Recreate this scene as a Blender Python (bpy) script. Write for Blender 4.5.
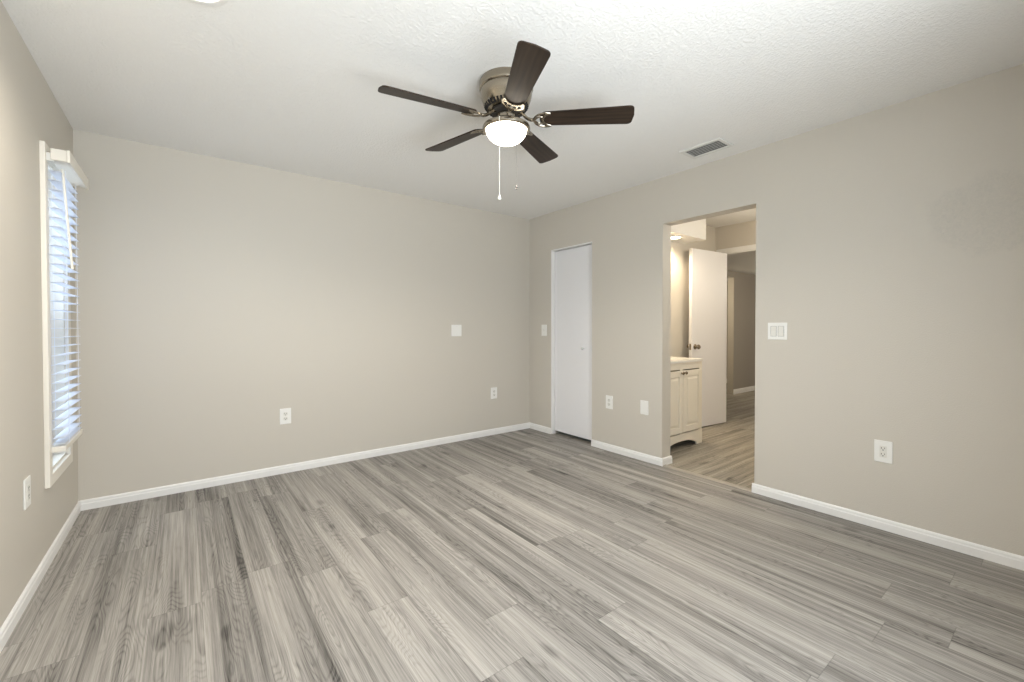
import bpy, bmesh, math, random
from mathutils import Vector, Matrix
for o in list(bpy.data.objects): bpy.data.objects.remove(o)
scn = bpy.context.scene
COL = scn.collection
PI = math.pi
random.seed(4)

# ------------------------------------------------------------------ main dimensions (metres)
XL, XR, YB, YR = -0.5505, 3.218, 3.877, -0.30      # left, right, back and rear wall faces
H = 2.44                                          # ceiling height
XH = 3.342                                        # hall side of the right wall
HALL_B, HALL_F, HALL_N = 2.775, 5.36, 0.35         # hall: back wall Y, far wall X, near wall Y

# ------------------------------------------------------------------ camera
cam = bpy.data.cameras.new('camera'); cam_ob = bpy.data.objects.new('camera', cam); COL.objects.link(cam_ob)
yaw, pitch, roll = 0.6518, -0.0136, 0.0012
fwd = Vector((math.sin(yaw)*math.cos(pitch), math.cos(yaw)*math.cos(pitch), math.sin(pitch)))
right = Vector((math.cos(yaw), -math.sin(yaw), 0)); up = right.cross(fwd)
r2 = right*math.cos(roll) - up*math.sin(roll); u2 = up*math.cos(roll) + right*math.sin(roll)
M = Matrix((r2, u2, -fwd)).transposed().to_4x4(); M.translation = (0, 0, 1.1725)
cam_ob.matrix_world = M
cam.sensor_width = 36.0; cam.lens = 36.0*429.575/1024.0; cam.shift_y = -7.08/1024.0; cam.clip_start = 0.02
scn.camera = cam_ob

# ------------------------------------------------------------------ world, daylight and added fill, exposure
world = bpy.data.worlds.new('world'); scn.world = world; world.use_nodes = True
wn = world.node_tree.nodes; bg = wn['Background']
bg.inputs['Color'].default_value = (0.56, 0.75, 1.0, 1); bg.inputs['Strength'].default_value = 0.80
scn.view_settings.view_transform = 'Standard'; scn.view_settings.look = 'None'
scn.view_settings.exposure = 0.46; scn.view_settings.gamma = 1.0; scn.view_settings.use_curve_mapping = False

def area_light(name, loc, rot, sx, sy, power, color):
    l = bpy.data.lights.new(name, 'AREA'); l.shape = 'RECTANGLE'; l.size = sx; l.size_y = sy
    l.energy = power; l.color = color
    o = bpy.data.objects.new(name, l); o.location = loc; o.rotation_euler = rot; COL.objects.link(o); return o
# added fill at the invented rear window; daylight at the narrow left window
area_light('rear_window_fill', (0.80, YR-0.22, 1.30), (PI/2, 0, 0), 1.90, 1.80, 44, (0.92, 0.96, 1.0))
# added upward fill behind the rear window, imitating paving bounce, to brighten the ceiling
area_light('rear_upward_fill', (0.90, -6.00, -0.05), (PI, 0, 0), 7.0, 10.0, 1250, (1.0, 0.975, 0.945))
area_light('left_window_daylight', (XL-0.75, 3.32, 1.75), (0, -PI/2+0.45, 0), 1.60, 0.60, 26, (0.80, 0.89, 1.0))

def point_light(name, loc, power, color, radius):
    l = bpy.data.lights.new(name, 'POINT'); l.energy = power; l.color = color; l.shadow_soft_size = radius
    o = bpy.data.objects.new(name, l); o.location = loc; COL.objects.link(o); return o
def spot_light(name, loc, power, color, radius, angle):
    l = bpy.data.lights.new(name, 'SPOT'); l.energy = power; l.color = color; l.shadow_soft_size = radius
    l.spot_size = angle; l.spot_blend = 0.6
    o = bpy.data.objects.new(name, l); o.location = loc; COL.objects.link(o); return o

# ------------------------------------------------------------------ materials
def srgb(r, g, b):
    f = lambda c: (c/255/12.92) if c/255 <= 0.04045 else ((c/255+0.055)/1.055)**2.4
    return (f(r), f(g), f(b), 1)
def mat(name, color, rough=0.5, metal=0.0, spec=0.5):
    m = bpy.data.materials.new(name); m.use_nodes = True
    b = m.node_tree.nodes['Principled BSDF']
    b.inputs['Base Color'].default_value = color; b.inputs['Roughness'].default_value = rough
    b.inputs['Metallic'].default_value = metal; b.inputs['Specular IOR Level'].default_value = spec
    return m
def N(m, t, **kw):
    n = m.node_tree.nodes.new(t)
    for k, v in kw.items(): setattr(n, k, v)
    return n
def L(m, a, b): m.node_tree.links.new(a, b)
def math_n(m, op, a, b=None, c=None):
    n = N(m, 'ShaderNodeMath', operation=op)
    for i, v in enumerate((a, b, c)):
        if v is None: continue
        if hasattr(v, 'links'): L(m, v, n.inputs[i])
        else: n.inputs[i].default_value = v
    return n.outputs[0]
def bsdf(m): return m.node_tree.nodes['Principled BSDF']
def add_bump(m, scale, strength, dist, detail=2.0, lo=None, hi=None, tint=0.0):
    tc = N(m, 'ShaderNodeTexCoord'); nz = N(m, 'ShaderNodeTexNoise')
    nz.inputs['Scale'].default_value = scale; nz.inputs['Detail'].default_value = detail
    L(m, tc.outputs['Object'], nz.inputs['Vector'])
    src = nz.outputs['Fac']
    if lo is not None:
        r = N(m, 'ShaderNodeMapRange', interpolation_type='SMOOTHSTEP'); r.inputs['From Min'].default_value = lo; r.inputs['From Max'].default_value = hi
        L(m, src, r.inputs['Value']); src = r.outputs['Result']
    bp = N(m, 'ShaderNodeBump'); bp.inputs['Strength'].default_value = strength; bp.inputs['Distance'].default_value = dist
    L(m, src, bp.inputs['Height']); L(m, bp.outputs['Normal'], bsdf(m).inputs['Normal'])
    return tc, src, bp

WALL = srgb(205, 198, 186)
M_wall = mat('greige_wall_paint', WALL, 0.55, spec=0.3); add_bump(M_wall, 170, 0.10, 0.002)
M_wall_patch = mat('greige_wall_paint_with_patch', WALL, 0.55, spec=0.3)
tc, src, bp = add_bump(M_wall_patch, 170, 0.10, 0.002)
# rough skim-coated repair high on the right wall
sep = N(M_wall_patch, 'ShaderNodeSeparateXYZ'); L(M_wall_patch, tc.outputs['Object'], sep.inputs[0])
nz = N(M_wall_patch, 'ShaderNodeTexNoise'); nz.inputs['Scale'].default_value = 9; nz.inputs['Detail'].default_value = 4; L(M_wall_patch, tc.outputs['Object'], nz.inputs['Vector'])
dy = math_n(M_wall_patch, 'MULTIPLY', math_n(M_wall_patch, 'SUBTRACT', sep.outputs['Y'], 0.27), 4.2)
dz = math_n(M_wall_patch, 'MULTIPLY', math_n(M_wall_patch, 'SUBTRACT', sep.outputs['Z'], 1.74), 4.6)
d2 = math_n(M_wall_patch, 'ADD', math_n(M_wall_patch, 'MULTIPLY', dy, dy), math_n(M_wall_patch, 'MULTIPLY', dz, dz))
d2 = math_n(M_wall_patch, 'ADD', d2, math_n(M_wall_patch, 'MULTIPLY', math_n(M_wall_patch, 'SUBTRACT', nz.outputs['Fac'], 0.5), 1.6))
mr = N(M_wall_patch, 'ShaderNodeMapRange', interpolation_type='SMOOTHSTEP'); mr.inputs['From Min'].default_value = 1.0; mr.inputs['From Max'].default_value = 0.6
L(M_wall_patch, d2, mr.inputs['Value'])
n2 = N(M_wall_patch, 'ShaderNodeTexNoise'); n2.inputs['Scale'].default_value = 38; n2.inputs['Detail'].default_value = 5; n2.inputs['Distortion'].default_value = 0.8
L(M_wall_patch, tc.outputs['Object'], n2.inputs['Vector'])
hh = math_n(M_wall_patch, 'MULTIPLY', math_n(M_wall_patch, 'MULTIPLY', n2.outputs['Fac'], mr.outputs['Result']), 2.6)
L(M_wall_patch, math_n(M_wall_patch, 'ADD', src, hh), bp.inputs['Height'])
bp.inputs['Strength'].default_value = 0.55
n3 = N(M_wall_patch, 'ShaderNodeTexNoise'); n3.inputs['Scale'].default_value = 55; n3.inputs['Detail'].default_value = 6; n3.inputs['Roughness'].default_value = 0.7; n3.inputs['Distortion'].default_value = 1.2
L(M_wall_patch, tc.outputs['Object'], n3.inputs['Vector'])
mr3 = N(M_wall_patch, 'ShaderNodeMapRange'); mr3.inputs['From Min'].default_value = 0.35; mr3.inputs['From Max'].default_value = 0.65; L(M_wall_patch, n3.outputs['Fac'], mr3.inputs['Value'])
pm = N(M_wall_patch, 'ShaderNodeMix', data_type='RGBA'); pm.inputs['A'].default_value = WALL; pm.inputs['B'].default_value = srgb(182, 178, 170)
L(M_wall_patch, math_n(M_wall_patch, 'MULTIPLY', mr3.outputs['Result'], math_n(M_wall_patch, 'MULTIPLY', mr.outputs["Result"], 0.34)), pm.inputs['Factor'])
L(M_wall_patch, pm.outputs['Result'], bsdf(M_wall_patch).inputs['Base Color'])

M_ceil = mat('white_textured_ceiling', srgb(240, 238, 234), 0.8, spec=0.2); add_bump(M_ceil, 90, 0.38, 0.004, 3.0, 0.38, 0.68)
M_trim = mat('white_trim_paint', srgb(236, 234, 230), 0.38)
M_casing = mat('cream_window_casing_paint', srgb(236, 230, 218), 0.42)
M_door = mat('white_door_paint', srgb(234, 232, 232), 0.4)
M_vanity = mat('white_vanity_paint', srgb(236, 228, 212), 0.38)
M_top = mat('white_cultured_marble', srgb(244, 240, 232), 0.2)
M_plate = mat('white_plate_plastic', srgb(238, 236, 230), 0.35)
M_plate2 = mat('ivory_rocker_plastic', srgb(226, 223, 214), 0.35)
M_slot = mat('dark_slot', srgb(52, 48, 44), 0.6)
M_dark = mat('black_gap', srgb(22, 20, 20), 0.8)
M_vinyl = mat('white_window_vinyl', srgb(232, 232, 240), 0.4)
M_vent = mat('white_enamel_vent', srgb(226, 224, 218), 0.45)
M_duct = mat('grey_duct', srgb(122, 120, 116), 0.8)
M_chain = mat('ivory_pull_cord', srgb(240, 236, 224), 0.5)
M_bronze = mat('dark_bronze_fob', srgb(46, 42, 38), 0.6, 0.0, 0.2)
M_knob = mat('polished_nickel_knob', srgb(150, 138, 120), 0.22, 1.0)
M_knob_white = mat('white_porcelain_knob', srgb(214, 213, 210), 0.3)
M_conc = mat('pale_concrete', srgb(190, 188, 182), 0.9)

M_nickel = mat('brushed_nickel', srgb(160, 151, 136), 0.30, 1.0)
tcn = N(M_nickel, 'ShaderNodeTexCoord'); mp = N(M_nickel, 'ShaderNodeMapping'); mp.inputs['Scale'].default_value = (6, 6, 420)
nzn = N(M_nickel, 'ShaderNodeTexNoise'); nzn.inputs['Scale'].default_value = 1.0
L(M_nickel, tcn.outputs['Object'], mp.inputs[0]); L(M_nickel, mp.outputs[0], nzn.inputs['Vector'])
rr = N(M_nickel, 'ShaderNodeMapRange'); rr.inputs['To Min'].default_value = 0.14; rr.inputs['To Max'].default_value = 0.32
L(M_nickel, nzn.outputs['Fac'], rr.inputs['Value']); L(M_nickel, rr.outputs['Result'], bsdf(M_nickel).inputs['Roughness'])

M_blade = mat('espresso_blade', srgb(58, 47, 39), 0.36, spec=0.12)
tcb = N(M_blade, 'ShaderNodeTexCoord'); mpb = N(M_blade, 'ShaderNodeMapping'); mpb.inputs['Scale'].default_value = (4, 70, 70)
nzb = N(M_blade, 'ShaderNodeTexNoise'); nzb.inputs['Scale'].default_value = 1.0; nzb.inputs['Detail'].default_value = 5
L(M_blade, tcb.outputs['Object'], mpb.inputs[0]); L(M_blade, mpb.outputs[0], nzb.inputs['Vector'])
crb = N(M_blade, 'ShaderNodeValToRGB'); crb.color_ramp.elements[0].color = srgb(38, 31, 25); crb.color_ramp.elements[1].color = srgb(60, 48, 39)
crb.color_ramp.elements[0].position = 0.3; crb.color_ramp.elements[1].position = 0.7
L(M_blade, nzb.outputs['Fac'], crb.inputs[0]); L(M_blade, crb.outputs[0], bsdf(M_blade).inputs['Base Color'])

def emit(name, color, strength, base=(0.9, 0.9, 0.88, 1)):
    m = mat(name, base, 0.4); b = bsdf(m)
    b.inputs['Emission Color'].default_value = color; b.inputs['Emission Strength'].default_value = strength
    return m
M_dome = emit('lit_frosted_glass', (1.0, 0.90, 0.74, 1), 7.0)
M_led = emit('lit_downlight_lens', (1.0, 0.90, 0.74, 1), 9.0)
M_led_hall = emit('lit_hall_downlight_lens', (1.0, 0.82, 0.56, 1), 9.0)

def sheer(name, color, amount):
    m = bpy.data.materials.new(name); m.use_nodes = True; nt = m.node_tree; nt.nodes.clear()
    out = nt.nodes.new('ShaderNodeOutputMaterial'); mix = nt.nodes.new('ShaderNodeMixShader')
    return m, nt, out, mix
M_glass, nt, out, mix = sheer('window_glass', None, 0)
tr = nt.nodes.new('ShaderNodeBsdfTransparent'); tr.inputs[0].default_value = (0.95, 0.98, 1, 1)
gl = nt.nodes.new('ShaderNodeBsdfGlossy'); gl.inputs['Roughness'].default_value = 0.02
mix.inputs[0].default_value = 0.06
nt.links.new(tr.outputs[0], mix.inputs[1]); nt.links.new(gl.outputs[0], mix.inputs[2]); nt.links.new(mix.outputs[0], out.inputs[0])
M_slat, nt, out, mix = sheer('white_blind_slat', None, 0)
df = nt.nodes.new('ShaderNodeBsdfDiffuse'); df.inputs[0].default_value = srgb(240, 240, 242)
tl = nt.nodes.new('ShaderNodeBsdfTranslucent'); tl.inputs[0].default_value = srgb(235, 240, 250)
mix.inputs[0].default_value = 0.45
nt.links.new(df.outputs[0], mix.inputs[1]); nt.links.new(tl.outputs[0], mix.inputs[2]); nt.links.new(mix.outputs[0], out.inputs[0])

def plank_material(name, along_x, tone_lo, tone_hi, width=0.18, length=1.22, off=0.05):
    m = mat(name, (0.4, 0.38, 0.35, 1), 0.48, spec=0.18)
    tc = N(m, 'ShaderNodeTexCoord'); sp = N(m, 'ShaderNodeSeparateXYZ'); L(m, tc.outputs['Object'], sp.inputs[0])
    u, v = (sp.outputs['Y'], sp.outputs['X']) if along_x else (sp.outputs['X'], sp.outputs['Y'])
    us = math_n(m, 'DIVIDE', math_n(m, 'SUBTRACT', u, off), width)
    iu = math_n(m, 'FLOOR', us); fu = math_n(m, 'SUBTRACT', us, iu)
    w1 = N(m, 'ShaderNodeTexWhiteNoise', noise_dimensions='1D'); L(m, iu, w1.inputs['W'])
    vs = math_n(m, 'ADD', math_n(m, 'DIVIDE', v, length), math_n(m, 'MULTIPLY', w1.outputs['Value'], 7.0))
    iv = math_n(m, 'FLOOR', vs); fv = math_n(m, 'SUBTRACT', vs, iv)
    cb = N(m, 'ShaderNodeCombineXYZ'); L(m, iu, cb.inputs[0]); L(m, iv, cb.inputs[1])
    w2 = N(m, 'ShaderNodeTexWhiteNoise', noise_dimensions='2D'); L(m, cb.outputs[0], w2.inputs['Vector'])
    rnd = w2.outputs['Value']
    sc = N(m, 'ShaderNodeSeparateColor'); L(m, w2.outputs['Color'], sc.inputs[0])
    # per-plank grain space
    def gcoord(su, sv):
        c = N(m, 'ShaderNodeCombineXYZ')
        L(m, math_n(m, 'MULTIPLY', u, su), c.inputs[0])
        L(m, math_n(m, 'ADD', math_n(m, 'MULTIPLY', v, sv), math_n(m, 'MULTIPLY', sc.outputs[0], 40.0)), c.inputs[1])
        L(m, math_n(m, 'MULTIPLY', rnd, 60.0), c.inputs[2]); return c.outputs[0]
    def noise(su, sv, detail, rough=0.5, dist=0.0):
        n = N(m, 'ShaderNodeTexNoise'); n.inputs['Scale'].default_value = 1.0; n.inputs['Detail'].default_value = detail
        n.inputs['Roughness'].default_value = rough; n.inputs['Distortion'].default_value = dist
        L(m, gcoord(su, sv), n.inputs['Vector']); return n.outputs['Fac']
    field = noise(13.0, 1.7, 1.2, 0.35, 0.1)
    ph = math_n(m, 'ADD', math_n(m, 'MULTIPLY', field, 150.0), math_n(m, 'MULTIPLY', noise(60, 5.0, 3.0), 5.5))
    contour = math_n(m, 'ADD', math_n(m, 'MULTIPLY', math_n(m, 'SINE', ph), 0.5), 0.5)
    contour = math_n(m, 'POWER', contour, 3.0)                       # thin dark growth rings
    cmask = N(m, 'ShaderNodeMapRange', interpolation_type='SMOOTHSTEP'); cmask.inputs['From Min'].default_value = 0.36; cmask.inputs['From Max'].default_value = 0.60
    L(m, noise(8.0, 1.1, 1.0), cmask.inputs['Value'])
    fine = noise(260, 3.5, 4.0, 0.7)
    streak = noise(75, 1.0, 4.0, 0.62)
    broad = noise(13.0, 0.42, 2.0, 0.5)
    knot = noise(11.0, 4.0, 1.0)
    kn = N(m, 'ShaderNodeMapRange', interpolation_type='SMOOTHSTEP'); kn.inputs['From Min'].default_value = 0.66; kn.inputs['From Max'].default_value = 0.80; L(m, knot, kn.inputs['Value'])
    t = math_n(m, 'MULTIPLY', math_n(m, 'MULTIPLY', contour, cmask.outputs['Result']), -0.18)
    t = math_n(m, 'ADD', t, math_n(m, 'MULTIPLY', math_n(m, 'SUBTRACT', fine, 0.5), 0.95))
    t = math_n(m, 'ADD', t, math_n(m, 'MULTIPLY', math_n(m, 'SUBTRACT', streak, 0.5), 1.05))
    t = math_n(m, 'ADD', t, math_n(m, 'MULTIPLY', math_n(m, 'SUBTRACT', broad, 0.5), 1.05))
    t = math_n(m, 'ADD', t, math_n(m, 'MULTIPLY', math_n(m, 'SUBTRACT', rnd, 0.5), 0.13))
    t = math_n(m, 'SUBTRACT', t, math_n(m, 'MULTIPLY', kn.outputs['Result'], 0.25))
    t = math_n(m, 'ADD', t, 0.62)
    cr = N(m, 'ShaderNodeValToRGB')
    e = cr.color_ramp.elements; e[0].position = 0.0; e[0].color = tone_lo; e[1].position = 1.0; e[1].color = tone_hi
    L(m, t, cr.inputs[0])
    # seams
    du = math_n(m, 'MULTIPLY', math_n(m, 'SUBTRACT', 0.5, math_n(m, 'ABSOLUTE', math_n(m, 'SUBTRACT', fu, 0.5))), width)
    dv = math_n(m, 'MULTIPLY', math_n(m, 'SUBTRACT', 0.5, math_n(m, 'ABSOLUTE', math_n(m, 'SUBTRACT', fv, 0.5))), length)
    d = math_n(m, 'MINIMUM', du, dv)
    sm = N(m, 'ShaderNodeMapRange', interpolation_type='SMOOTHSTEP'); sm.inputs['From Min'].default_value = 0.0; sm.inputs['From Max'].default_value = 0.0028
    sm.inputs['To Min'].default_value = 0.74; sm.inputs['To Max'].default_value = 1.0; L(m, d, sm.inputs['Value'])
    mx = N(m, 'ShaderNodeMix', data_type='RGBA', blend_type='MULTIPLY'); mx.inputs['Factor'].default_value = 1.0
    L(m, cr.outputs[0], mx.inputs['A']); L(m, sm.outputs['Result'], mx.inputs['B'])
    L(m, mx.outputs['Result'], bsdf(m).inputs['Base Color'])
    bp = N(m, 'ShaderNodeBump'); bp.inputs['Strength'].default_value = 0.15; bp.inputs['Distance'].default_value = 0.002
    L(m, math_n(m, 'ADD', fine, sm.outputs['Result']), bp.inputs['Height']); L(m, bp.outputs['Normal'], bsdf(m).inputs['Normal'])
    return m
M_floor = plank_material('grey_oak_vinyl_planks', False, srgb(48, 45, 42), srgb(185, 179, 171))
M_floor_hall = plank_material('grey_oak_vinyl_planks_crosswise', True, srgb(48, 45, 40), srgb(182, 174, 160), off=0.02)
M_strip = mat('beige_transition_strip', srgb(160, 152, 140), 0.4)

# ------------------------------------------------------------------ mesh helpers
class MB:
    def __init__(s): s.bm = bmesh.new()
    def box(s, x0, x1, y0, y1, z0, z1, bev=0.0, mtx=None):
        b = bmesh.new(); bmesh.ops.create_cube(b, size=1)
        for v in b.verts: v.co = Vector(((x0+x1)/2+v.co.x*(x1-x0), (y0+y1)/2+v.co.y*(y1-y0), (z0+z1)/2+v.co.z*(z1-z0)))
        if bev > 0: bmesh.ops.bevel(b, geom=b.edges[:], offset=bev, segments=2, affect='EDGES', profile=0.5)
        return s._merge(b, mtx)
    def _merge(s, b, mtx=None):
        if mtx is not None: bmesh.ops.transform(b, matrix=mtx, verts=b.verts)
        me = bpy.data.meshes.new('tmp'); b.to_mesh(me); b.free(); s.bm.from_mesh(me); bpy.data.meshes.remove(me); return s
    def prism(s, pts, axis, a0, a1, bev=0.0, mtx=None):
        """closed outline pts (p,q) extruded along axis 0/1/2 from a0 to a1"""
        b = bmesh.new()
        def mk(p, q, a): return {0: (a, p, q), 1: (p, a, q), 2: (p, q, a)}[axis]
        v0 = [b.verts.new(mk(p, q, a0)) for p, q in pts]; v1 = [b.verts.new(mk(p, q, a1)) for p, q in pts]
        n = len(pts); b.faces.new(v0); b.faces.new(v1[::-1])
        for i in range(n): b.faces.new((v0[i], v1[i], v1[(i+1) % n], v0[(i+1) % n]))
        bmesh.ops.recalc_face_normals(b, faces=b.faces)
        if bev > 0: bmesh.ops.bevel(b, geom=b.edges[:], offset=bev, segments=2, affect='EDGES', profile=0.5)
        return s._merge(b, mtx)
    def lathe(s, prof, seg=48, mtx=None, closed=True):
        b = bmesh.new(); rings = []
        for r, z in prof:
            if r < 1e-6: rings.append([b.verts.new((0, 0, z))])
            else: rings.append([b.verts.new((r*math.cos(2*PI*i/seg), r*math.sin(2*PI*i/seg), z)) for i in range(seg)])
        for a, c in zip(rings, rings[1:]):
            for i in range(seg):
                j = (i+1) % seg
                if len(a) == 1 and len(c) == 1: continue
                if len(a) == 1: b.faces.new((a[0], c[i], c[j]))
                elif len(c) == 1: b.faces.new((a[i], a[j], c[0]))
                else: b.faces.new((a[i], a[j], c[j], c[i]))
        bmesh.ops.recalc_face_normals(b, faces=b.faces)
        return s._merge(b, mtx)
    def tube(s, pts, r, seg=8, mtx=None, flat=1.0):
        b = bmesh.new(); pts = [Vector(p) for p in pts]; rings = []
        rad = r if hasattr(r, '__len__') else [r]*len(pts)
        for i, p in enumerate(pts):
            d = (pts[min(i+1, len(pts)-1)] - pts[max(i-1, 0)]).normalized()
            ref = Vector((0, 0, 1)) if abs(d.z) < 0.95 else Vector((1, 0, 0))
            a = d.cross(ref).normalized(); c = a.cross(d).normalized()
            rings.append([b.verts.new(p + a*rad[i]*math.cos(2*PI*k/seg) + c*rad[i]*flat*math.sin(2*PI*k/seg)) for k in range(seg)])
        for q, w in zip(rings, rings[1:]):
            for k in range(seg): b.faces.new((q[k], q[(k+1) % seg], w[(k+1) % seg], w[k]))
        b.faces.new(rings[0]); b.faces.new(rings[-1])
        bmesh.ops.recalc_face_normals(b, faces=b.faces)
        return s._merge(b, mtx)
    def build(s, name, m, parent=None, smooth=False, label=None, kind=None):
        me = bpy.data.meshes.new(name); s.bm.to_mesh(me); s.bm.free()
        o = bpy.data.objects.new(name, me); COL.objects.link(o); me.materials.append(m)
        if smooth:
            for p in me.polygons: p.use_smooth = True
            try: me.set_sharp_from_angle(angle=math.radians(38))
            except Exception: pass
        if parent is not None: o.parent = parent
        if label: o['label'] = label
        if kind: o['kind'] = kind
        return o
def thing(name, label, cat, loc=(0, 0, 0), rotz=0, group=None, kind=None):
    o = bpy.data.objects.new(name, None); COL.objects.link(o); o.empty_display_size = 0.05
    o.location = loc; o.rotation_euler = (0, 0, rotz)
    o['label'] = label; o['category'] = cat
    if group: o['group'] = group
    if kind: o['kind'] = kind
    return o
def struct(o, label, cat):
    o['kind'] = 'structure'; o['label'] = label; o['category'] = cat; return o

# ------------------------------------------------------------------ room shell
T = 0.12
struct(MB().box(XL-0.15, XR+0.02, YR-0.15, YB+0.12, -0.12, 0).build('floor', M_floor), 'grey wood-look plank floor of the bedroom', 'floor')
struct(MB().box(XL-0.15, XH, YR-0.15, YB+0.12, H, H+0.12).build('ceiling', M_ceil), 'white textured bedroom ceiling', 'ceiling')
struct(MB().box(XL, XR, YB, YB+0.12, 0, H).build('wall_back', M_wall), 'greige back wall with two outlets and a square plate', 'wall')
# left wall with the narrow window opening
WY0, WY1, WZ0, WZ1 = 3.107, 3.533, 0.445, 2.028
w = MB(); w.box(XL-0.15, XL, YR-0.15, WY0, 0, H); w.box(XL-0.15, XL, WY1, YB+0.12, 0, H)
w.box(XL-0.15, XL, WY0, WY1, 0, WZ0); w.box(XL-0.15, XL, WY0, WY1, WZ1, H)
struct(w.build('wall_left', M_wall), 'greige left wall holding the narrow blinded window', 'wall')
# right wall: closet opening, hall doorway
CY0, CY1, CZ = 2.908, 3.508, 2.030
DY0, DY1, DZ = 1.374, 2.119, 2.051
w = MB(); w.box(XR, XH, YR-0.15, DY0, 0, H); w.box(XR, XH, DY0, DY1, DZ, H); w.box(XR, XH, DY1, CY0, 0, H)
w.box(XR, XH, CY0, CY1, CZ, H); w.box(XR, XH, CY1, YB+0.12, 0, H)
struct(w.build('wall_right', M_wall_patch), 'greige right wall with closet opening, hall doorway and a rough repaired patch', 'wall')
# rear wall (behind the camera) with a wide opening added to let light in
RX0, RX1, RZ0, RZ1 = -0.15, 1.75, 0.42, 2.16
w = MB(); w.box(XL, RX0, YR-0.15, YR, 0, H); w.box(RX1, XR, YR-0.15, YR, 0, H)
w.box(RX0, RX1, YR-0.15, YR, 0, RZ0); w.box(RX0, RX1, YR-0.15, YR, RZ1, H)
struct(w.build('wall_rear', M_wall), 'greige rear wall with an added wide window behind the camera', 'wall')

# baseboards
def base_profile(t=0.012, h=0.065): return [(0, 0), (t, 0), (t, h*0.62), (t*0.78, h*0.70), (t*0.72, h*0.86), (t*0.35, h*0.97), (0, h)]
def base_run(axis_along, a0, a1, wallpos, sign, name, label, extra=None):
    m = MB()
    pts = [(wallpos + sign*p, q) for p, q in base_profile()]
    if axis_along == 'y': m.prism([(p, q) for p, q in pts], 1, a0, a1)
    else: m.prism(pts, 0, a0, a1)
    if extra: extra(m)
    return struct(m.build(name, M_trim), label, 'baseboard')
base_run('y', YR, YB, XL, 1, 'baseboard_left', 'white baseboard along the left wall below the window')
base_run('x', XL, XR, YB, -1, 'baseboard_back', 'white baseboard along the back wall')
base_run('y', CY1, YB, XR, -1, 'baseboard_right_corner', 'short white baseboard between the back corner and the closet')
base_run('y', DY1-0.013, CY0, XR, -1, 'baseboard_right_middle', 'white baseboard between closet door and hall doorway')
base_run('y', YR, DY0+0.013, XR, -1, 'baseboard_right_near', 'long white baseboard right of the hall doorway')
base_run('x', XR, XH+0.013, DY1, -1, 'baseboard_jamb_far', 'short white baseboard return in the far jamb of the hall doorway')
base_run('x', XR, XH+0.013, DY0, 1, 'baseboard_jamb_near', 'short white baseboard return in the near jamb of the hall doorway')
base_run('x', XL, XR, YR, 1, 'baseboard_rear', 'white baseboard along the rear wall')

# closet: lining, flush door, dark interior
m = MB(); m.box(XR+0.001, XR+0.06, CY1-0.010, CY1, 0, CZ, 0.001)
m.box(XR+0.001, XR+0.06, CY0, CY0+0.006, 0, CZ, 0.001); m.box(XR+0.001, XR+0.10, CY0, CY1, CZ-0.012, CZ, 0.001)
struct(m.build('trim_1', M_trim), 'white jamb lining of the closet opening', 'trim')
d = thing('door_1', 'tall flush white closet door with a small white knob', 'door', (XR+0.046, (CY0+CY1)/2, 0), kind='structure')
hw = (CY1-CY0)/2
MB().box(0, 0.034, -hw+0.008, hw-0.014, 0.036, CZ-0.017, 0.002).build('panel', M_door, d)
km = Matrix.Translation((-0.001, 0.013-hw+0.143, 0.963)) @ Matrix.Rotation(-PI/2, 4, 'Y')
MB().lathe([(0, 0), (0.010, 0), (0.008, 0.008), (0.0085, 0.014), (0.015, 0.020), (0.016, 0.027), (0.010, 0.033), (0, 0.034)], 24, km).build('door_knob', M_knob_white, d, True)
w = MB(); w.box(4.00, 4.12, HALL_B+0.10, YB+0.12, 0, H); w.box(XH, 4.12, YB, YB+0.12, 0, H)
struct(w.build('wall_closet', M_wall), 'walls inside the closet', 'wall')

# window_1 : casing, vinyl sash, glass
w1 = thing('window_1', 'narrow tall left window in a white casing behind a venetian blind', 'window', (XL, 3.32, 0), kind='structure')
cw, ct = 0.057, 0.020
hy = (WY1-WY0)/2
m = MB(); m.box(0, ct, -hy-cw, -hy, WZ0-cw, WZ1+cw, 0.003); m.box(0, ct, hy, hy+cw, WZ0-cw, WZ1+cw, 0.003)
m.box(0, ct, -hy, hy, WZ0-cw, WZ0, 0.003); m.box(0, ct, -hy, hy, WZ1, WZ1+cw, 0.003)
m.build('casing', M_casing, w1)
m = MB(); m.box(-0.15, 0.002, -hy, -hy+0.012, WZ0, WZ1); m.box(-0.15, 0.002, hy-0.012, hy, WZ0, WZ1)
m.box(-0.15, 0.002, -hy, hy, WZ0, WZ0+0.012); m.box(-0.15, 0.002, -hy, hy, WZ1-0.012, WZ1)
m.build('jamb_lining', M_casing, w1)
def sash(z0, z1, x0, x1):
    s = MB(); a = hy-0.012; f = 0.034
    s.box(x0, x1, -a, -a+f, z0, z1, 0.003); s.box(x0, x1, a-f, a, z0, z1, 0.003)
    s.box(x0, x1, -a+f, a-f, z0, z0+f, 0.003); s.box(x0, x1, -a+f, a-f, z1-f, z1, 0.003)
    so = s.build('sash', M_vinyl, w1)
    MB().box((x0+x1)/2-0.003, (x0+x1)/2+0.003, -a+f-0.004, a-f+0.004, z0+f-0.004, z1-f+0.004).build('glass_pane', M_glass, so)
sash(WZ0+0.012, 1.25, -0.085, -0.050)
sash(1.22, WZ1-0.012, -0.125, -0.090)

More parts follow.
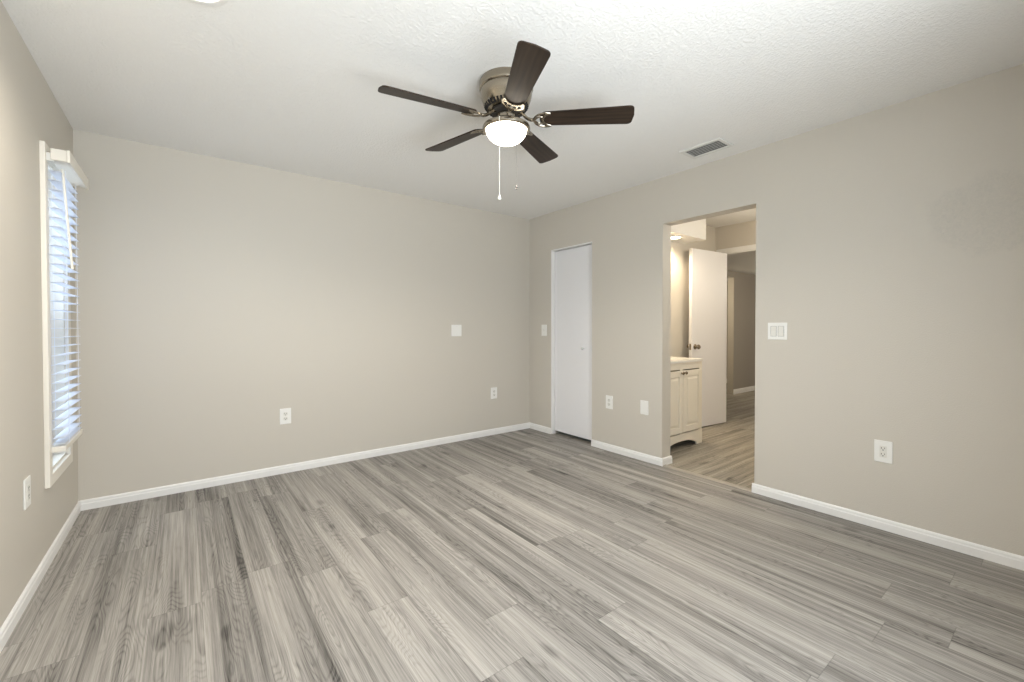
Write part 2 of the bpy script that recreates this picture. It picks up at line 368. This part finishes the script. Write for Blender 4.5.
# added_window : wide rear window, unseen, added to light the room
w2 = thing('added_window', 'wide white rear window added behind the camera for light', 'window', ((RX0+RX1)/2, YR, 0), kind='structure')
m = MB(); hx = (RX1-RX0)/2
m.box(-hx-0.06, -hx, 0, 0.02, RZ0-0.06, RZ1+0.06, 0.003); m.box(hx, hx+0.06, 0, 0.02, RZ0-0.06, RZ1+0.06, 0.003)
m.box(-hx, hx, 0, 0.02, RZ0-0.06, RZ0, 0.003); m.box(-hx, hx, 0, 0.02, RZ1, RZ1+0.06, 0.003)
m.build('casing', M_casing, w2)
m = MB()
for x in (-hx, -0.02, hx-0.04): m.box(x, x+0.04, -0.09, -0.05, RZ0, RZ1, 0.003)
m.box(-hx, hx, -0.09, -0.05, RZ0, RZ0+0.04, 0.003); m.box(-hx, hx, -0.09, -0.05, RZ1-0.04, RZ1, 0.003)
m.build('sash', M_vinyl, w2)
m = MB()
m.box(-hx+0.036, -0.016, -0.073, -0.067, RZ0+0.036, RZ1-0.036); m.box(0.016, hx-0.036, -0.073, -0.067, RZ0+0.036, RZ1-0.036)
m.build('glass_pane', M_glass, w2)
struct(MB().box(-8, XL-0.15, -8, 12, -0.30, -0.14).build('ground', M_conc), 'pale ground outside the left window', 'ground')

# ------------------------------------------------------------------ hall, vanity alcove and room beyond
struct(MB().box(XR+0.02, 9.6, HALL_N-0.12, 4.6, -0.12, 0).build('floor_hall', M_floor_hall), 'grey wood-look plank floor of the hall beyond the doorway', 'floor')
m = MB(); m.prism([(XR-0.012, 0), (XR+0.046, 0), (XR+0.042, 0.005), (XR+0.034, 0.008), (XR, 0.008), (XR-0.008, 0.005)], 1, DY0+0.013, DY1-0.013)
struct(m.build('trim_2', M_strip), 'beige floor transition strip in the hall doorway', 'trim')
struct(MB().box(XH, HALL_F+0.12, HALL_N-0.12, HALL_B+0.12, H, H+0.12).build('ceiling_hall', M_ceil), 'white hall ceiling', 'ceiling')
struct(MB().box(XH, HALL_F+0.12, HALL_B, HALL_B+0.10, 0, H).build('wall_hall_back', M_wall), 'hall wall behind the vanity', 'wall')
HY0, HY1, HZ = 1.83, 2.700, 2.100           # opening in the far hall wall
w = MB(); w.box(HALL_F, HALL_F+0.12, HALL_N-0.12, HY0, 0, H); w.box(HALL_F, HALL_F+0.12, HY1, HALL_B, 0, H); w.box(HALL_F, HALL_F+0.12, HY0, HY1, HZ, H)
struct(w.build('wall_hall_far', M_wall), 'far hall wall with an open doorway', 'wall')
struct(MB().box(XH, 9.6, HALL_N-0.12, HALL_N, 0, H).build('wall_hall_near', M_wall), 'near side wall of the hall', 'wall')
m = MB(); m.box(HALL_F-0.016, HALL_F, HY0-0.055, HY0, 0, HZ+0.055, 0.003); m.box(HALL_F-0.016, HALL_F, HY1, HY1+0.055, 0, HZ+0.055, 0.003)
m.box(HALL_F-0.016, HALL_F, HY0, HY1, HZ, HZ+0.055, 0.003)
m.box(HALL_F, HALL_F+0.12, HY1-0.014, HY1, 0, HZ); m.box(HALL_F, HALL_F+0.12, HY0, HY0+0.014, 0, HZ); m.box(HALL_F, HALL_F+0.12, HY0, HY1, HZ-0.014, HZ)
struct(m.build('trim_3', M_trim), 'white casing of the doorway at the hall end', 'trim')
# soffit over the vanity
struct(MB().box(XH, 4.64, 2.51, HALL_B, 2.155, H).build('trim_4', M_trim), 'white boxed soffit above the vanity', 'soffit')

# open hall door
d2 = thing('door_2', 'open white slab door with round knobs at the hall end', 'door', (5.285, 2.588, 0), PI-math.radians(6.0), kind='structure')
DWID = 0.675
MB().box(0, DWID, -0.038, 0, 0.014, 2.082, 0.002).build('panel', M_door, d2)
for sgn in (1, -1):
    y0 = 0 if sgn > 0 else -0.038
    km = Matrix.Translation((DWID-0.062, y0, 0.955)) @ Matrix.Rotation(-sgn*PI/2, 4, 'X')
    MB().lathe([(0, 0), (0.031, 0), (0.031, 0.004), (0.026, 0.008), (0.012, 0.010), (0.011, 0.024), (0.020, 0.030), (0.027, 0.040), (0.027, 0.050), (0.020, 0.058), (0, 0.061)], 28, km).build('door_knob', M_knob, d2, True)
MB().box(DWID-0.0005, DWID+0.002, -0.030, -0.008, 0.92, 0.99, 0.001).build('latch_plate', M_knob, d2)

# room beyond
ZF = 2.165; FY = 3.64
struct(MB().box(HALL_F+0.12, 9.6, HALL_N, 4.6, ZF, ZF+0.2).build('ceiling_far', M_ceil), 'lower ceiling of the room beyond the hall', 'ceiling')
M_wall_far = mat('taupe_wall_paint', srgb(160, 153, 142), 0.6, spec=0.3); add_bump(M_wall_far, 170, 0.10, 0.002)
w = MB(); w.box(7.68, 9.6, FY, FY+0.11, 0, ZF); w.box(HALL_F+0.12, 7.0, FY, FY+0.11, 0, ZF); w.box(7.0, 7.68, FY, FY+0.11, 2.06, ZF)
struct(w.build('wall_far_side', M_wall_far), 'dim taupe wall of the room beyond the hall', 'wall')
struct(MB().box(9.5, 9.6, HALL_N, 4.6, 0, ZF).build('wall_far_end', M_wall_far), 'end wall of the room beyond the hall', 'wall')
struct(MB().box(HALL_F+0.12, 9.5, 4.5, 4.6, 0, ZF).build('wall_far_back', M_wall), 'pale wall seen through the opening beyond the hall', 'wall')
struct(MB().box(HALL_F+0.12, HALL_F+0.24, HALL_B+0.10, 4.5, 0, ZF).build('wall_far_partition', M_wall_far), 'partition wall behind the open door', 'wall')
m = MB(); m.prism([(FY-p, q) for p, q in base_profile(0.014, 0.085)], 0, 7.68, 9.5)
struct(m.build('baseboard_far_side', M_trim), 'white baseboard on the dim wall beyond the hall', 'baseboard')
m = MB(); m.prism([(4.5-p, q) for p, q in base_profile(0.014, 0.085)], 0, HALL_F+0.24, 9.5)
struct(m.build('baseboard_far_back', M_trim), 'white baseboard seen through the opening beyond the hall', 'baseboard')

# vanity cabinet
VX0, VX1, VY, VYB = 3.446, 4.206, 2.310, 2.772
v = thing('vanity_cabinet', 'white two-door bathroom vanity cabinet with arched toe board seen through the doorway', 'cabinet', ((VX0+VX1)/2, (VY+VYB)/2, 0))
vw = (VX1-VX0)/2; vd = (VYB-VY)/2
m = MB()
m.box(-vw, -vw+0.018, -vd, vd, 0, 0.836, 0.001); m.box(vw-0.018, vw, -vd, vd, 0, 0.836, 0.001)
m.box(-vw+0.018, vw-0.018, vd-0.012, vd, 0.10, 0.836); m.box(-vw+0.018, vw-0.018, -vd+0.02, vd-0.012, 0.125, 0.143)
m.box(-vw+0.018, vw-0.018, -vd, -vd+0.02, 0.768, 0.836); m.box(-0.022, 0.022, -vd, -vd+0.02, 0.143, 0.768)
m.box(-vw+0.018, -vw+0.05, -vd, -vd+0.02, 0.14, 0.768); m.box(vw-0.05, vw-0.018, -vd, -vd+0.02, 0.14, 0.768)
m.build('carcass', M_vanity, v)
arch = [(-vw, 0), (-vw+0.10, 0)]
for i in range(25):
    t = i/24; x = -vw+0.10 + t*(2*vw-0.20)
    arch.append((x, 0.022 + 0.050*(1-abs(2*t-1)**2.6)))
arch += [(vw-0.10, 0), (vw, 0), (vw, 0.145), (-vw, 0.145)]
MB().prism(arch, 1, -vd-0.004, -vd+0.014).build('toe_board', M_vanity, v)
def vdoor(x0, x1, knobx):
    s = MB(); z0, z1 = 0.158, 0.758; f = 0.058; y0, y1 = -vd-0.019, -vd-0.001
    s.box(x0, x0+f, y0, y1, z0, z1, 0.002); s.box(x1-f, x1, y0, y1, z0, z1, 0.002)
    s.box(x0+f, x1-f, y0, y1, z0, z0+f, 0.002); s.box(x0+f, x1-f, y0, y1, z1-f, z1, 0.002)
    s.box(x0+f-0.004, x1-f+0.004, y0+0.009, y1, z0+f-0.004, z1-f+0.004)
    a0, a1, c0, c1 = x0+f+0.008, x1-f-0.008, z0+f+0.008, z1-f-0.008; k = 0.022
    b = bmesh.new()
    o_ = [b.verts.new(p) for p in ((a0, y0+0.009, c0), (a1, y0+0.009, c0), (a1, y0+0.009, c1), (a0, y0+0.009, c1))]
    i_ = [b.verts.new(p) for p in ((a0+k, y0+0.001, c0+k), (a1-k, y0+0.001, c0+k), (a1-k, y0+0.001, c1-k), (a0+k, y0+0.001, c1-k))]
    b.faces.new(i_)
    for q in range(4): b.faces.new((o_[q], o_[(q+1) % 4], i_[(q+1) % 4], i_[q]))
    bmesh.ops.recalc_face_normals(b, faces=b.faces); s._merge(b)
    dd = s.build('cabinet_door', M_vanity, v)
    km = Matrix.Translation((knobx, y0+0.001, 0.736)) @ Matrix.Rotation(PI/2, 4, 'X')
    MB().lathe([(0, 0), (0.009, 0), (0.006, 0.006), (0.006, 0.012), (0.014, 0.018), (0.015, 0.024), (0.010, 0.029), (0, 0.030)], 20, km).build('knob', M_knob, dd, True, 'small round dark nickel knob')
vdoor(-vw+0.042, -0.003, -0.028); vdoor(0.003, vw-0.042, 0.028)
# top with an integrated basin
tw = vw+0.013
b = bmesh.new(); n = 48; ins = []; outs = []
rect = []
for i in range(n):
    a = 2*PI*i/n; cx, cy = math.cos(a), math.sin(a)
    k = min((tw)/abs(cx) if abs(cx) > 1e-6 else 9, (vd+0.008)/abs(cy) if abs(cy) > 1e-6 else 9)
    rect.append((cx*k, cy*k-0.008))
lv = []
for (rx, ry, z) in ((None, None, 0.023), (0.215, 0.150, 0.023), (0.205, 0.142, 0.012), (0.170, 0.115, -0.05), (0.09, 0.06, -0.085)):
    ring = []
    for i in range(n):
        a = 2*PI*i/n
        ring.append(b.verts.new((rect[i][0], rect[i][1], z) if rx is None else (rx*math.cos(a), ry*math.sin(a)-0.01, z)))
    lv.append(ring)
low = [b.verts.new((x, y, 0.0)) for x, y in rect]
lv.insert(0, low)
for p_, q_ in zip(lv, lv[1:]):
    for i in range(n): b.faces.new((p_[i], p_[(i+1) % n], q_[(i+1) % n], q_[i]))
b.faces.new(lv[-1]); bmesh.ops.recalc_face_normals(b, faces=b.faces)
mm = MB(); mm._merge(b); tp = mm.build('sink_top', M_top, v, label='white moulded sink top'); tp.location = (0, 0, 0.836)

# ------------------------------------------------------------------ lamps and added fill lights
def recessed(name, label, loc, lens_mat, r):
    t = thing(name, label, 'ceiling light', loc, 0, 'round recessed lights')
    MB().lathe([(r*0.78, -0.001), (r*0.80, -0.010), (r*0.92, -0.012), (r, -0.008), (r, -0.001), (r*0.78, -0.001)], 48).build('trim_ring', M_trim, t, True)
    MB().lathe([(0, -0.002), (r*0.78, -0.002), (r*0.77, -0.006), (r*0.5, -0.009), (0, -0.010)], 40).build('lens', lens_mat, t, True, 'glowing warm lens')
    return t
recessed('recessed_light', 'glowing recessed ceiling light at the top edge near the left wall', (0.035, 1.962, H), M_led, 0.115)
spot_light('recessed_lamp', (0.035, 1.962, H-0.02), 46, (1.0, 0.93, 0.82), 0.07, math.radians(165))
recessed('recessed_light', 'glowing warm recessed light under the white vanity soffit', (4.22, 2.645, 2.155), M_led_hall, 0.09)
spot_light('soffit_lamp', (4.22, 2.610, 2.130), 40, (1.0, 0.82, 0.58), 0.08, math.radians(165))
point_light('hall_fill', (4.60, 1.20, 2.05), 19, (1.0, 0.92, 0.78), 0.14)  # unseen light added for the hall, no fixture built
point_light('far_fill', (7.6, 1.6, 1.9), 30, (1.0, 0.92, 0.80), 0.14)  # fill added to brighten the room beyond, source unseen
point_light('side_room_fill', (6.5, 4.05, 1.8), 26, (1.0, 0.90, 0.70), 0.12)  # added out of view to brighten the wall strip behind the opening

# ------------------------------------------------------------------ ceiling fan
FX, FYY = 1.3335, 1.794
fan = thing('ceiling_fan', 'flush-mount five-blade ceiling fan in brushed nickel with dark blades and a lit dome', 'ceiling fan', (FX, FYY, H))
z = lambda a: a - H
MB().lathe([(0, z(2.4395)), (0.136, z(2.4395)), (0.139, z(2.433)), (0.139, z(2.402)), (0.136, z(2.396)), (0.130, z(2.393)), (0.130, z(2.388)), (0.134, z(2.385)),
            (0.133, z(2.374)), (0.128, z(2.352)), (0.118, z(2.326)), (0.108, z(2.308)), (0.096, z(2.298)), (0.060, z(2.294)), (0, z(2.294))], 64).build('motor_housing', M_nickel, fan, True)
for k in range(36):
    a = 2*PI*k/36
    mt = Matrix.Rotation(a, 4, 'Z') @ Matrix.Translation((0.1045, 0, z(2.3058))) @ Matrix.Rotation(math.radians(37.7), 4, 'Y')
    if k == 0: vm = MB()
    vm.box(-0.003, 0.003, -0.0045, 0.0045, -0.012, 0.014, 0.0, mt)
vm.build('vent_slots', M_dark, fan)
MB().lathe([(0, z(2.296)), (0.074, z(2.296)), (0.078, z(2.291)), (0.078, z(2.279)), (0.072, z(2.275)), (0, z(2.275))], 48).build('rotor', M_slot, fan, True)
MB().lathe([(0, z(2.277)), (0.046, z(2.277)), (0.050, z(2.272)), (0.050, z(2.244)), (0.046, z(2.240)), (0.046, z(2.230)), (0, z(2.230))], 48).build('switch_cup', M_nickel, fan, True)
MB().lathe([(0, z(2.233)), (0.060, z(2.232)), (0.100, z(2.224)), (0.120, z(2.212)), (0.1235, z(2.203)), (0.121, z(2.194)), (0.112, z(2.190)), (0.104, z(2.193)), (0.0, z(2.196))], 64).build('light_rim', M_nickel, fan, True)
prof = [(0, z(2.200))] + [(0.106*math.cos(t*PI/2/14), z(2.198-0.075*math.sin(t*PI/2/14))) for t in range(15)]
prof[-1] = (0, prof[-1][1])
MB().lathe(prof, 56).build('glass_dome', M_dome, fan, True, 'glowing frosted white glass dome')
spot_light('fan_lamp', (FX, FYY, 2.115), 68, (1.0, 0.95, 0.88), 0.09, math.radians(168))

def blade_outline():
    pts = []
    r0, r1 = 0.172, 0.643
    wi, wo = 0.050, 0.066
    # rounded root, widening sides, softly rounded tip
    for i in range(9):
        a = PI/2 + PI*i/8
        pts.append((r0+0.030+0.030*math.cos(a), wi*math.sin(a)))
    def corner(cx, cy, rad, a0, a1):
        for i in range(7):
            a = a0+(a1-a0)*i/6; pts.append((cx+rad*math.cos(a), cy+rad*math.sin(a)))
    rc = 0.024
    corner(r1-rc-0.005, -wo+rc, rc, -PI/2, -0.06)
    pts.append((r1, 0))
    corner(r1-rc-0.005, wo-rc, rc, 0.06, PI/2)
    return pts
ANG = [171.18, 99.18, 27.18, 315.18, 243.18]
ZB = 2.2463
SAG = Matrix.Translation((0, 0, ZB-H)) @ Vector((0, 0, 1)).rotation_difference(Vector((-0.01244, -0.0409, 1)).normalized()).to_matrix().to_4x4() @ Matrix.Translation((0, 0, H-ZB))   # the blade set hangs a little out of level
PITCH = math.radians(-13)
DROOP = math.radians(0.0)
blade_me = None
tilt = Matrix.Translation((0, 0, z(ZB))) @ Matrix.Rotation(DROOP, 4, 'Y') @ Matrix.Rotation(PITCH, 4, 'X')
def spline(ctrl, n=10):
    out = []
    P = [Vector(c) for c in ctrl]; P = [P[0]] + P + [P[-1]]
    for i in range(1, len(P)-2):
        for k in range(n):
            t = k/n; p0, p1, p2, p3 = P[i-1:i+3]
            out.append(0.5*((2*p1)+(-p0+p2)*t+(2*p0-5*p1+4*p2-p3)*t*t+(-p0+3*p1-3*p2+p3)*t**3))
    out.append(P[-2]); return out
def bracket_mesh():
    m = MB(); zz = -0.0085
    # arm rising to the rotor
    a = spline([(0.060, 0, z(2.281)), (0.082, 0, z(2.276)), (0.105, 0, z(2.254)), (0.128, 0, z(2.2435)), (0.146, 0, z(2.2425))], 8)
    m.tube(a, 0.0105, 10, None, 0.8)
    # scrolled open plate under the blade root
    outer = spline([(0.228, 0.046, zz), (0.205, 0.051, zz), (0.178, 0.046, zz), (0.154, 0.028, zz), (0.145, 0, zz), (0.154, -0.028, zz), (0.178, -0.046, zz), (0.205, -0.051, zz), (0.228, -0.046, zz)], 6)
    m.tube(outer, 0.0065, 8, tilt, 0.55)
    for s in (1, -1):
        m.tube(spline([(0.228, s*0.046, zz), (0.205, s*0.034, zz), (0.191, s*0.016, zz), (0.189, 0, zz)], 6), 0.0055, 8, tilt, 0.55)
        m.tube(spline([(0.150, s*0.006, zz), (0.166, s*0.022, zz), (0.186, s*0.022, zz), (0.192, s*0.010, zz)], 6), 0.0050, 8, tilt, 0.55)
        m.tube([(0.205, s*0.040, zz-0.004), (0.205, s*0.040, zz+0.004)], 0.006, 10, tilt)
    m.tube([(0.189, 0, zz-0.004), (0.189, 0, zz+0.004)], 0.006, 10, tilt)
    return m
for k, adeg in enumerate(ANG):
    if k == 0:
        bm_ = MB(); bm_.prism(blade_outline(), 2, -0.0035, 0.0035, 0.0012, tilt)
        b0 = bm_.build('blade', M_blade, fan); b0.matrix_local = SAG @ Matrix.Rotation(math.radians(adeg), 4, 'Z')
        br0 = bracket_mesh().build('blade_bracket', M_nickel, b0, True)
        blades = [b0]
    else:
        nb = b0.copy(); COL.objects.link(nb); nb.parent = fan; nb.matrix_local = SAG @ Matrix.Rotation(math.radians(adeg), 4, 'Z')
        nr = br0.copy(); COL.objects.link(nr); nr.parent = nb
# pull chains
toC = Vector((-FX, -FYY, 0)).normalized(); toR = Vector((math.cos(yaw), -math.sin(yaw), 0))
p = toC*0.1285 - toR*0.034
pc = MB().tube([(p.x*0.8, p.y*0.8, z(2.212)), (p.x, p.y, z(2.205)), (p.x, p.y, z(1.815))], 0.0015, 6).build('pull_chain', M_chain, fan, True, 'long white pull cord')
MB().lathe([(0, 0.020), (0.003, 0.019), (0.005, 0.010), (0.009, 0.0), (0.0085, -0.007), (0, -0.010)], 16, Matrix.Translation((p.x, p.y, z(1.807)))).build('chain_fob', M_chain, pc, True)
q = toC*(-0.1285) + toR*0.055
pc = MB().tube([(q.x*0.8, q.y*0.8, z(2.212)), (q.x, q.y, z(2.205)), (q.x, q.y, z(1.950))], 0.0004, 6).build('pull_chain', M_bronze, fan, True, 'short fine pull chain')
MB().lathe([(0, 0.012), (0.003, 0.011), (0.0055, 0.002), (0.0055, -0.008), (0, -0.011)], 14, Matrix.Translation((q.x, q.y, z(1.941)))).build('chain_fob', M_bronze, pc, True, 'small dark fob')

# ------------------------------------------------------------------ ceiling vent
vx0, vx1, vy0, vy1 = 2.835, 3.032, 1.441, 1.737
vt = thing('ceiling_vent', 'white rectangular louvred air vent in the ceiling near the right wall', 'vent', ((vx0+vx1)/2, (vy0+vy1)/2, H))
ax, ay = (vx1-vx0)/2, (vy1-vy0)/2; fr = 0.024
m = MB()
m.box(-ax, -ax+fr, -ay, ay, -0.012, -0.0005, 0.003); m.box(ax-fr, ax, -ay, ay, -0.012, -0.0005, 0.003)
m.box(-ax+fr, ax-fr, -ay, -ay+fr, -0.012, -0.0005, 0.003); m.box(-ax+fr, ax-fr, ay-fr, ay, -0.012, -0.0005, 0.003)
m.build('frame', M_vent, vt)
MB().box(-ax+fr, ax-fr, -ay+fr, ay-fr, -0.003, -0.0008).build('duct_opening', M_duct, vt)
nl = 6; span = 2*(ax-fr)
lv0 = None
for k in range(nl):
    xk = -ax+fr + span*(k+0.5)/nl
    if lv0 is None:
        mt = Matrix.Rotation(math.radians(-24), 4, 'Y')
        lv0 = MB().box(-0.0095, 0.0095, -ay+fr, ay-fr, -0.0010, 0.0010, 0.0, mt).build('louver', M_vent, vt); lv0.location = (xk, 0, -0.0085)
    else:
        c = lv0.copy(); COL.objects.link(c); c.parent = vt; c.location = (xk, 0, -0.0085)

# ------------------------------------------------------------------ wall plates (built facing -Y)
def plate_mesh(wd, ht):
    return MB().box(-wd/2, wd/2, -0.0065, 0, -ht/2, ht/2, 0.0025)
def screw(m, x, zz): m.lathe([(0, 0), (0.0032, 0), (0.0028, 0.001), (0, 0.0013)], 12, Matrix.Translation((x, -0.0065, zz)) @ Matrix.Rotation(PI/2, 4, 'X'))
def outlet(loc, rot, label, group=None, wd=0.082, ht=0.126, decora=False):
    t = thing('wall_outlet', label, 'outlet', loc, rot, group or 'white outlets low on the bedroom walls')
    plate_mesh(wd, ht).build('cover_plate', M_plate, t)
    if decora:
        bd = MB().box(-0.0165, 0.0165, -0.009, -0.006, -0.033, 0.033, 0.001).build('socket', M_plate2, t)
        s = MB()
        for zc in (0.017, -0.017):
            s.box(-0.0085, -0.0058, -0.0094, -0.0088, zc-0.001, zc+0.008); s.box(0.0055, 0.0080, -0.0094, -0.0088, zc, zc+0.0075)
            s.lathe([(0, 0), (0.003, 0), (0.003, 0.0005), (0, 0.0005)], 12, Matrix.Translation((0, -0.0089, zc-0.007)) @ Matrix.Rotation(PI/2, 4, 'X'))
        s.build('slots', M_slot, bd)
    else:
        for zc in (0.0195, -0.0195):
            pts = [(0.0172*math.cos(a), max(-0.0142, min(0.0142, 0.0172*math.sin(a)))+zc) for a in [2*PI*i/32 for i in range(32)]]
            bd = MB().prism(pts, 1, -0.0088, -0.006).build('socket', M_plate2, t)
            s = MB()
            s.box(-0.0078, -0.0050, -0.0093, -0.0086, zc-0.002, zc+0.0072); s.box(0.0050, 0.0075, -0.0093, -0.0086, zc-0.001, zc+0.0065)
            s.lathe([(0, 0), (0.003, 0), (0.003, 0.0005), (0, 0.0005)], 12, Matrix.Translation((0, -0.0087, zc-0.0085)) @ Matrix.Rotation(PI/2, 4, 'X'))
            s.build('slots', M_slot, bd)
        s = MB(); screw(s, 0, 0); s.build('screw', M_plate2, t)
    return t
def blank(loc, rot, label, wd, ht):
    t = thing('blank_wall_plate', label, 'wall plate', loc, rot, 'blank plates on the bedroom walls')
    plate_mesh(wd, ht).build('cover_plate', M_plate, t)
    s = MB(); screw(s, 0, ht/2-0.020); s.build('screw', M_plate2, t); s = MB(); screw(s, 0, -ht/2+0.020); s.build('screw', M_plate2, t)
    return t
def rocker(t, x):
    m = MB(); m.box(x-0.0185, x-0.0168, -0.0072, -0.006, -0.0345, 0.0345); m.box(x+0.0168, x+0.0185, -0.0072, -0.006, -0.0345, 0.0345)
    m.box(x-0.0185, x+0.0185, -0.0072, -0.006, 0.0335, 0.0350); m.box(x-0.0185, x+0.0185, -0.0072, -0.006, -0.0350, -0.0335)
    rk = MB().prism([(-0.006, -0.0328), (-0.0115, -0.0328), (-0.0080, 0), (-0.0068, 0.0328), (-0.006, 0.0328)], 0, x-0.0163, x+0.0163, 0.0006).build('rocker', M_plate2, t)
    m.build('rocker_gap', M_duct, rk)
def toggle(t):
    m = MB(); m.box(-0.0055, 0.0055, -0.0075, -0.006, -0.0125, 0.0125, 0.0008); m.box(-0.004, 0.004, -0.017, -0.006, 0.000, 0.009, 0.0012, Matrix.Rotation(math.radians(-14), 4, 'X'))
    m.build('toggle', M_plate2, t)
    s = MB(); screw(s, 0, 0.030); s.build('screw', M_plate2, t); s = MB(); screw(s, 0, -0.030); s.build('screw', M_plate2, t)
RW, LW = -PI/2, PI/2
blank((2.235, YB, 1.148), 0, 'square white blank plate halfway up the back wall', 0.119, 0.119)
outlet((0.646, YB, 0.461), 0, 'white duplex outlet low on the back wall, nearer the window')
outlet((2.705, YB, 0.457), 0, 'white duplex outlet low on the back wall, nearer the closet corner')
t = thing('light_switch', 'single white wall switch between the back corner and the closet door', 'light switch', (XR, 3.618, 1.147), RW, 'wall switches on the right wall')
plate_mesh(0.084, 0.125).build('cover_plate', M_plate, t); toggle(t)
outlet((XR, 2.686, 0.465), RW, 'white duplex outlet just right of the closet door')
blank((XR, 2.2935, 0.471), RW, 'blank white plate low on the wall left of the hall doorway', 0.082, 0.124)
t = thing('light_switch', 'double white rocker switch on the wall right of the hall doorway', 'light switch', (XR, 1.2305, 1.149), RW, 'wall switches on the right wall')
plate_mesh(0.120, 0.116).build('cover_plate', M_plate, t); rocker(t, -0.023); rocker(t, 0.023)
outlet((XR, 0.667, 0.4545), RW, 'white outlet low on the right wall at the far right of the photo', decora=True)
outlet((XL, 2.745, 0.463), LW, 'white outlet on the left wall below and nearer than the window', wd=0.086, ht=0.128, decora=True)

# ------------------------------------------------------------------ venetian blind
BY0, BY1 = 3.062, 3.575
bl = thing('venetian_blind', 'white venetian blind with a loose valance hanging over the narrow left window', 'blind', (XL, (BY0+BY1)/2, 0))
hb = (BY1-BY0)/2
MB().box(0.035, 0.095, -hb+0.002, hb-0.002, 2.006, 2.062, 0.003).build('head_rail', M_casing, bl)
MB().box(0.092, 0.105, -hb-0.006, hb+0.006, 2.000, 2.062, 0.003).build('valance', M_casing, bl)
MB().box(0.020, 0.045, -hb+0.010, -hb+0.030, 2.000, 2.040, 0.001).build('mounting_bracket', M_vent, bl)
hs = hb-0.030
sx0, sx1 = 0.022, 0.066
zs = [1.958 - 0.0462*i for i in range(30)]
s0 = None
for zz in zs + [0.592]:
    if s0 is None:
        prof = [(sx0, 0), ((sx0+sx1)/2, 0.0012), (sx1, 0), (sx1, 0.0024), ((sx0+sx1)/2, 0.0036), (sx0, 0.0024)]
        s0 = MB().prism(prof, 1, -hs, hs).build('slat', M_slat, bl); s0.location = (0, 0, zz)
    else:
        c = s0.copy(); COL.objects.link(c); c.parent = bl; c.location = (0, 0, zz)
MB().box(0.018, 0.070, -hs-0.004, hs+0.004, 0.553, 0.580, 0.004).build('bottom_rail', M_casing, bl)
for yy in (-hs+0.09, hs-0.09):
    m = MB()
    for xx in (sx0-0.002, sx1+0.002): m.tube([(xx, yy, 1.99), (xx, yy, 0.57)], 0.0011, 6)
    m.build('ladder_cord', M_slat, bl)
MB().tube([(0.062, -hb+0.075, 1.985), (0.066, -hb+0.078, 1.96), (0.094, -hb+0.085, 1.480)], 0.0055, 6).build('tilt_wand', M_casing, bl, True)
